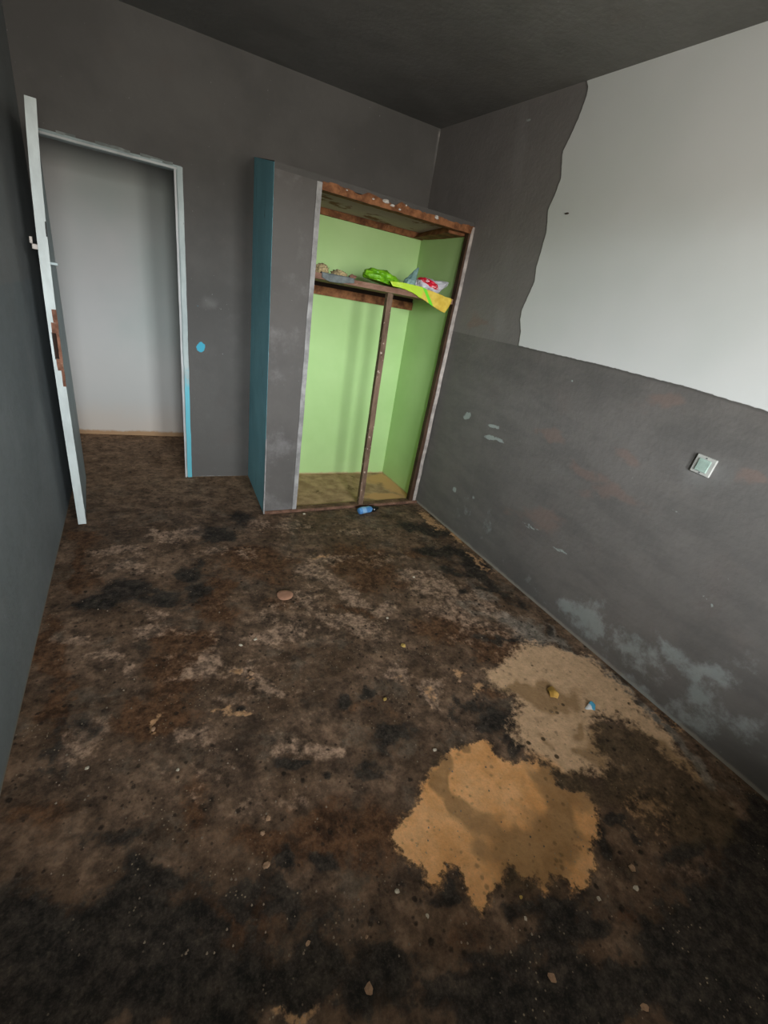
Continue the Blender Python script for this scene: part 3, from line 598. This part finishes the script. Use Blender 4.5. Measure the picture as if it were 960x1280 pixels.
# ------------------------------------------------------------------ things on the shelf
def sm(me): me.polygons.foreach_set('use_smooth', [True]*len(me.polygons)); return me
def crumple(name, sx, sy, sz, amp=.3, freq=2.2, seed=0., sub=5, pull=None):
    """a crushed plastic bag: creased closed skin with a flat underside"""
    bm = bmesh.new(); bmesh.ops.create_icosphere(bm, subdivisions=sub, radius=1.)
    for v in bm.verts:
        d = v.co.copy(); q = d*freq+Vector((seed, seed*.7, seed*1.3))
        f = 1-abs(mnoise.noise(q))*1.6*amp+mnoise.noise(q*2.3)*amp*.5-abs(mnoise.noise(q*4.1))*amp*.6
        p = Vector((d.x*sx*f, d.y*sy*f, d.z*sz*f))
        if pull:
            for (dx, dy, dz), w, L_ in pull:
                k = max(0, d.dot(Vector((dx, dy, dz)).normalized())); p += Vector((dx, dy, dz)).normalized()*L_*k**w
        p.z = max(p.z, -sz*.45) if p.z < 0 and not pull else p.z
        v.co = p
    me = bpy.data.meshes.new(name); bm.to_mesh(me); bm.free(); return sm(me)
def M_bag(name, col, col2=None, rough=.35, trans=.25):
    n = NT(name); c = n.mix(n.step(n.noise(18, 4, .6), .3, .7), tuple(k*.8 for k in col), col2 or col)
    n.bump(n.noise(40, 5, .65), .5, .006); n.b.inputs['Subsurface Weight'].default_value = 0
    return n.done(c, rough, .5)
def place(name, me, mat, loc, label, cat, rot=(0, 0, 0), group=None):
    me.materials.append(mat) if not me.materials else None
    o = bpy.data.objects.new(name, me); COL.objects.link(o); o.location = loc; o.rotation_euler = rot
    # let it rest on its underside
    return tag(o, label, cat, group)
def rest(o, z):
    M_ = o.rotation_euler.to_matrix(); zmin = min((M_ @ v.co).z for v in o.data.vertices); o.location.z = z-zmin; return o
def sh(px, py, y): return at(px, py, (0, 1, 0), y)
TOP = SZ1+.0015
p = sh(478, 345, -.36)
rest(place('plastic_bag', crumple('plastic_bag', .145, .085, .056, .16, 1.5, 3.), M_bag('lime_green_plastic', (.12, .40, .01), (.24, .58, .02)), (p[0], p[1], 0),
     'crumpled lime green plastic bag on the wardrobe shelf above the post', 'bag', (0, .12, .1)), TOP)
p = sh(509, 346, -.40)
rest(place('plastic_wrapper', crumple('plastic_wrapper', .046, .035, .042, .25, 1.8, 8., 4, [((.45, 0, 1), 8, .075)]), M_bag('grey_teal_plastic', (.14, .27, .25), (.26, .40, .38)), (p[0], p[1]-.05, 0),
     'grey-teal plastic wrapper with an upright pointed corner, right of the lime green bag', 'wrapper'), TOP)
def M_print():
    n = NT('white_bag_red_print'); v = n.sep(0); zz = n.sep(2); y_ = n.sep(1)
    c = n.mix(n.step(n.noise(12, 4, .6), .3, .7), (.52, .50, .56), (.72, .70, .76))
    a = n.math('ADD', n.math('POWER', n.math('MULTIPLY', n.math('ADD', v, .02), 10.5), 2.), n.math('POWER', n.math('MULTIPLY', n.math('SUBTRACT', n.math('ADD', zz, n.math('MULTIPLY', v, .22)), .018), 40.), 2.))
    red = n.step(n.math('ADD', a, n.math('MULTIPLY', n.noise(30, 3, .6), .5)), 1.15, .95)
    ink = n.step(n.noise(55, 2, .5, vec=n.vmul(n.co, (1, .2, 2.))), .60, .64)
    c = n.mix(red, c, n.mix(ink, (.72, .01, .04), (.9, .85, .85)))
    n.bump(n.noise(40, 5, .65), .5, .006); return n.done(c, .35, .5)
p = sh(534, 358, -.33)
rest(place('plastic_bag', crumple('plastic_bag', .105, .075, .052, .2, 1.6, 12., 5, [((.95, .0, .55), 6, .085)]), M_print(), (p[0]+.0, p[1], 0),
     'crumpled white plastic bag with red print at the right end of the wardrobe shelf', 'bag', (0, .12, 0)), TOP)
# yellow bag: a sheet lying on the shelf and hanging over its front edge to a point
def sheet(name, rows, nu=26, nv=16, amp=.004, seed=0., thick=.0025):
    R = [[Vector(p) for p in r] for r in rows]
    def cr(P, t):
        k = min(int(t*(len(P)-1)), len(P)-2); f = t*(len(P)-1)-k
        p0 = P[max(k-1, 0)]; p1 = P[k]; p2 = P[k+1]; p3 = P[min(k+2, len(P)-1)]
        return .5*((2*p1)+(p2-p0)*f+(2*p0-5*p1+4*p2-p3)*f*f+(3*p1-p0-3*p2+p3)*f**3)
    bm = bmesh.new(); G = []
    for off in (Vector((0, 0, 0)), Vector((0, thick*.8, -thick*.8))):
        g = []
        for i in range(nu+1):
            row = [cr(r, i/nu) for r in R]; g.append([])
            for j in range(nv+1):
                q = cr(row, j/nv)
                q = q+mnoise.noise_vector(q*22+Vector((seed, 0, 0)))*amp+mnoise.noise_vector(q*60+Vector((0, seed, 0)))*amp*.5
                g[-1].append(bm.verts.new(q+off))
        for i in range(nu):
            for j in range(nv): bm.faces.new((g[i][j], g[i+1][j], g[i+1][j+1], g[i][j+1]))
        G.append(g)
    rim = [(i, 0) for i in range(nu)]+[(nu, j) for j in range(nv)]+[(i, nv) for i in range(nu, 0, -1)]+[(0, j) for j in range(nv, 0, -1)]
    for (a, b), (c_, d) in zip(rim, rim[1:]+rim[:1]): bm.faces.new((G[0][a][b], G[0][c_][d], G[1][c_][d], G[1][a][b]))
    bmesh.ops.recalc_face_normals(bm, faces=list(bm.faces))
    c = sum((v.co for v in bm.verts), Vector())/len(bm.verts)
    for v in bm.verts: v.co -= c
    me = bpy.data.meshes.new(name); bm.to_mesh(me); bm.free(); return sm(me), c
yy = yf(-.3)-.006
A = lambda px, py, y=yy: tuple(sh(px, py, y))
rows = [[A(488, 351), A(508, 354), A(527, 359), A(545, 366), A(565, 374)],
        [A(489, 354), A(508, 357), A(527, 364), A(546, 371), A(564, 378)],
        [A(490, 356), A(508, 360), A(526, 369), A(546, 380), A(561, 384)],
        [A(491, 357.5), A(508, 362), A(524, 371), A(543, 383.5), A(556, 391)]]
me, c0 = sheet('plastic_bag', rows, amp=.003)
n = NT('yellow_bag_plastic'); v = n.sep(0); c = n.mix(n.step(n.noise(16, 4, .6), .3, .7), (.62, .40, .04), (.80, .60, .10))
c = n.mix(n.step(n.math('ADD', v, n.math('MULTIPLY', n.noise(14, 3, .5), .05)), .05, .02), c, (.50, .74, .04))
rb = n.math('ABSOLUTE', n.math('SUBTRACT', n.math('ADD', v, n.math('MULTIPLY', n.sep(2), .8)), .045)); c = n.mix(n.step(rb, .018, .008), c, (.15, .75, .03))
n.bump(n.noise(50, 4, .6), .4, .004); MY = n.done(c, .35, .5)
place('plastic_bag', me, MY, c0, 'yellow and lime plastic bag hanging over the shelf front to a corner point', 'bag')
# blue-grey rag on the front edge and beige crumpled paper behind, left end
rx = [-.985, -.93, -.86, -.775]
rows = [[(x, yf(x)+a_, z_) for x, z_ in zip(rx, zz_)] for a_, zz_ in ((.05, [TOP+.003]*4), (.012, [TOP+.006]*4), (.003, [1.560, 1.556, 1.558, 1.562]), (.002, [1.552, 1.538, 1.541, 1.554]))]
me, c0 = sheet('rag', rows, 18, 12, .0015, 5.)
place('rag', me, M_flat('blue_grey_cloth', (.15, .17, .17), .9, .25, 30), c0, 'blue-grey rag draped on the left of the shelf front', 'rag')
M_PAP = M_flat('dusty_beige_paper', (.36, .28, .15), .8, .35, 22, .4)
for (px, py, y, s, lab, sd) in ((402, 336, -.44, (.050, .045, .042), 'beige crumpled paper lump at the far left end of the shelf', 1.), (424, 341, -.42, (.058, .05, .030), 'beige crumpled paper lump on the shelf, second from its left end', 5.)):
    p = sh(px, py, y); rest(place('crumpled_paper', crumple('crumpled_paper', *s, .5, 2.4, sd, 4), M_PAP, (p[0], p[1], 0), lab, 'paper'), TOP)
p = sh(441, 349, -.45); rest(place('plaster_chip', lump_mesh('plaster_chip', .018, (1.3, 1, .8), .5, 2, 4.), M_flat('reddish_chip', (.20, .10, .07), .9), (p[0], p[1], 0), 'small red-brown chip on the shelf between beige paper and lime green bag', 'chip'), TOP)

# ------------------------------------------------------------------ switch plate on the right wall
sp = on_right(880.5, 582)
sw = empty('wall_switch', tuple(sp), 'pale green-white square switch plate set askew on the grey right wall', 'switch', rot=(0, 0, 0))
n_ = Vector((1, -RS, 0)).normalized(); t_ = n_.cross(Vector((0, 0, 1))).normalized()
M3 = Matrix((tuple(t_), (0, 0, 1), tuple(-n_))).transposed(); Rw = M3 @ Matrix.Rotation(math.radians(-3), 3, 'Z')
sw.rotation_euler = Rw.to_euler()
M_SW = M_flat('aged_switch_plastic', (.46, .46, .43), .4, .12, 20, .1); M_SW2 = M_flat('greenish_rocker_plastic', (.36, .47, .41), .4, .15, 30, .1)
def swpart(name, mat, b, bev):
    m = MB(); m.box(*b); m.bevel(bev, 3); bmesh.ops.recalc_face_normals(m.bm, faces=list(m.bm.faces))
    me = bpy.data.meshes.new(name); m.bm.to_mesh(me); m.bm.free(); me.materials.append(mat)
    o = bpy.data.objects.new(name, me); COL.objects.link(o); o.parent = sw; return o
swpart('plate', M_SW, (-.040, .040, -.038, .038, 0, .011), .004)
swpart('rocker', M_SW2, (-.024, .024, -.026, .026, .009, .016), .003)
for y_ in (-.031, .031): swpart('screw', M_STEEL, (-.003, .003, y_-.003, y_+.003, .010, .0125), .001)
# small nail hole mark in the white paint
p = on_right(709, 267); nail = place('nail', lump_mesh('nail', .009, (.4, 1.8, .5), .2, 2), M_flat('rusty_nail', (.07, .05, .04), .8), (p[0]-.003, p[1], p[2]), 'tiny dark nail in the white paint of the right wall', 'nail')

# ------------------------------------------------------------------ litter on the floor
def flo(px, py): p = on_floor(px, py); return (p[0], p[1], 0)
# blue bottle with black cap, lying along the threshold
bt = empty('plastic_bottle', flo(459, 640.5), 'small crushed blue plastic bottle with black cap lying against the wardrobe threshold', 'bottle', rot=(0, 0, math.radians(14)))
def lathe(name, prof, mat, parent, squash=1., seg=20, crush=0.):
    bm = bmesh.new(); rings = []
    for x, r in prof:
        rings.append([bm.verts.new((x, math.cos(a)*r, math.sin(a)*r*squash)) for a in [2*math.pi*k/seg for k in range(seg)]])
    for a, b in zip(rings, rings[1:]):
        for k in range(seg): bm.faces.new((a[k], a[(k+1) % seg], b[(k+1) % seg], b[k]))
    bm.faces.new(rings[0][::-1]); bm.faces.new(rings[-1])
    if crush:
        for v in bm.verts: v.co += mnoise.noise_vector(v.co*30)*crush
    zmin = min(v.co.z for v in bm.verts)
    for v in bm.verts: v.co.z -= zmin
    bmesh.ops.recalc_face_normals(bm, faces=list(bm.faces))
    me = bpy.data.meshes.new(name); bm.to_mesh(me); bm.free(); sm(me); me.materials.append(mat)
    o = bpy.data.objects.new(name, me); COL.objects.link(o); o.parent = parent; return o
lathe('body', [(-.085, .018), (-.082, .026), (-.07, .030), (-.02, .030), (.015, .029), (.028, .024), (.036, .013), (.044, .011)], M_bag('blue_plastic', (.08, .26, .62), (.16, .42, .80)), bt, .85, 24, .004)
c_ = lathe('cap', [(.040, .017), (.043, .021), (.070, .021), (.073, .018), (.074, .013), (.100, .012), (.103, .008)], M_flat('black_plastic', (.012, .012, .013), .4), bt, 1., 20, .001); c_['label'] = 'black cap'
o = lathe('label_sticker', [(-.062, .0306), (-.058, .0312), (-.030, .0312), (-.026, .0306)], M_flat('light_blue_sticker', (.30, .52, .80), .5), bt, .85, 24, .0035)
o = link('cap_spot', lump_mesh('cap_spot', .006, (1, 1, 1), .2), M_FLK, None); o.parent = bt; o.location = (.052, -.016, .026)
# flat round pinkish disc
def disc(name, r, hgt, mat):
    bm = bmesh.new(); rings = []
    for rr, z in ((r*.93, 0), (r, .25*hgt), (r, .75*hgt), (r*.95, hgt), (r*.5, hgt*.92), (r*.12, hgt*.9)):
        rings.append([bm.verts.new((math.cos(a)*rr*(1+.03*math.sin(3*a+1)), math.sin(a)*rr*(1+.03*math.cos(2*a)), z)) for a in [2*math.pi*k/28 for k in range(28)]])
    for a, b in zip(rings, rings[1:]):
        for k in range(28): bm.faces.new((a[k], a[(k+1) % 28], b[(k+1) % 28], b[k]))
    bm.faces.new(rings[0][::-1]); bm.faces.new(rings[-1]); bmesh.ops.recalc_face_normals(bm, faces=list(bm.faces))
    me = bpy.data.meshes.new(name); bm.to_mesh(me); bm.free(); return sm(me)
place('clay_disc', disc('clay_disc', .042, .008, None), M_flat('pinkish_clay', (.42, .22, .14), .8, .12, 20), flo(356, 744.5), 'flat round pinkish clay disc lying alone on the brown floor', 'disc')
# folded yellow scrap
me, c0 = sheet('wrapper_scrap', [[flo(684, 862), tuple(np.array(flo(690, 861))+[0, 0, .012]), flo(696, 866)], [tuple(np.array(flo(686, 868))+[0, 0, .010]), tuple(np.array(flo(691, 868))+[0, 0, .022]), tuple(np.array(flo(698, 870))+[0, 0, .01])], [flo(688, 872), tuple(np.array(flo(693, 875))+[0, 0, .010]), flo(697, 874)]], 14, 12, .004, 2.)
o = place('wrapper_scrap', me, M_bag('orange_yellow_scrap', (.62, .33, .06), (.80, .48, .12)), c0, 'crumpled orange-yellow scrap on the sandy floor', 'scrap'); rest(o, .001)
me, c0 = sheet('paper_scrap', [[flo(731, 885), tuple(np.array(flo(737, 880))+[0, 0, .015]), flo(743, 880)], [flo(732, 887), tuple(np.array(flo(738, 885))+[0, 0, .010]), tuple(np.array(flo(744, 884))+[0, 0, .006])], [flo(735, 888), flo(739, 888), flo(744, 889)]], 12, 10, .003, 6.)
n = NT('blue_white_scrap'); c = n.mix(n.step(n.math('ADD', n.sep(0), n.math('MULTIPLY', n.noise(40, 2, .5), .01)), .003, .007), (.72, .72, .74), (.08, .36, .55)); MS = n.done(c, .5, .4)
o = place('paper_scrap', me, MS, c0, 'tiny blue and white paper scrap near the right wall', 'scrap'); rest(o, .001)
# crumbs of plaster and clay
M_CR = {'tan': M_flat('tan_crumb', (.42, .26, .16), .9, .15, 60), 'pale': M_flat('pale_crumb', (.55, .48, .38), .9, .12, 60), 'yel': M_flat('ochre_crumb', (.50, .34, .10), .9, .1, 60)}
CR = [(504, 808, 4.5, 'yel', 'ochre crumb in the middle of the reddish-brown stain on the floor'), (481, 875, 3.6, 'yel', 'ochre crumb on dark floor above the bare sandy patch'),
      (335, 1024, 4.5, 'tan', 'upper one of three tan crumbs in a row on the dark near floor'), (328, 1042, 4.2, 'tan', 'middle one of three tan crumbs in a row on the dark near floor'), (333, 1083, 6.5, 'tan', 'lowest and largest of three tan crumbs in a row on the dark near floor'),
      (461, 1238, 8, 'tan', 'big dull tan crumb near the bottom edge, centre'), (689, 1223, 7, 'tan', 'dull greenish-tan crumb on black floor below the sandy patch'), (794, 1111, 5, 'pale', 'pale elongated chip right of the sandy patch'), (789, 1086, 6, 'tan', 'dull tan crumb just above the pale elongated chip'),
      (748, 1124, 3.5, 'pale', 'pale crumb at the lower right tip of the sandy patch'), (805, 1260, 6, 'tan', 'reddish tan crumb at bottom right of the near floor'), (651, 1122, 3, 'yel', 'ochre speck under the sandy patch'), (657, 1149, 3, 'pale', 'pale speck farther under the sandy patch'),
      (496, 1115, 4, 'pale', 'pale crumb left below the sandy patch'), (109, 961, 3.2, 'pale', 'pale crumb on dark floor near the left wall'), (222, 963, 3, 'pale', 'pale crumb right of the one near the left wall'),
      (314, 843, 5, 'tan', 'tan chip on the grey floor below left of the clay disc'), (301, 807, 3, 'pale', 'pale crumb on the grey floor left below the clay disc'), (319, 800, 3, 'pale', 'pale crumb on the grey floor below the clay disc'), (192, 912, 4, 'tan', 'tan crumb on the reddish-brown damp streak at left'),
      (518, 700, 0, 'pale', ''), (517, 722, 2.2, 'pale', 'white speck on the grimy floor before the right wall'), (380, 643, 2.4, 'pale', 'white speck below the foot of the grey wardrobe column'), (472, 1030, 0, 'tan', ''), (543, 938, 3.4, 'pale', 'pale chip at the upper left rim of the sandy patch'), (385, 1180, 4, 'tan', 'small dull crumb on the dark near floor, left of centre'),
      (706, 706, 0, 'pale', ''), (650, 1128, 0, 'tan', ''), (428, 758, 0, 'tan', ''), (458, 1172, 3, 'tan', 'tiny crumb left below the sandy patch on dark ground'), (534, 1145, 3.4, 'pale', 'pale crumb straight below the sandy patch on dark ground'), (574, 852, 3.2, 'tan', 'tan crumb between ochre crumb and the orange-yellow scrap'), (484, 773, 2.5, 'pale', 'pale speck above the ochre crumb of the reddish-brown stain')]
for i, (px, py, rp_, k, lab) in enumerate(CR):
    if not rp_: continue
    p = on_floor(px, py); dist = np.linalg.norm(p-CAM); r = rp_*.62/F_PX*float((p-CAM)@FW)
    me = lump_mesh('plaster_crumb', r, (1.25, 1., .55), .5, 2, i*2.3)
    rest(place('plaster_crumb', me, M_CR[k], (p[0], p[1], 0), lab, 'crumb', (0, 0, i*.9)), 0.)
# fine grit: uncountable specks
rng = random.Random(5); bm = bmesh.new()
for i in range(300):
    px = rng.uniform(60, 860); py = 640+(rng.random()**.8)*560
    p = on_floor(px, py)
    if p[0] > xr(p[1])-.03 or p[0] < xl(p[1])+.04 or (p[1] > yf(p[0])-.03 and p[0] > XL-.05) or p[1] > yb(p[0])-.05: continue
    r = rng.uniform(.0016, .0038)*(.8+.3*np.linalg.norm(p-CAM)/2.5)
    g = bmesh.ops.create_icosphere(bm, subdivisions=1, radius=r)
    for v in g['verts']:
        v.co.z *= .6; v.co += Vector((p[0], p[1], r*.45))+mnoise.noise_vector(v.co*400)*r*.4
me = bpy.data.meshes.new('grit'); bm.to_mesh(me); bm.free()
o = link('grit', me, M_flat('grit_specks', (.22, .17, .125), .9, .5, 4)); tag(o, 'fine pale grit scattered over the stained floor', 'grit', kind='stuff')
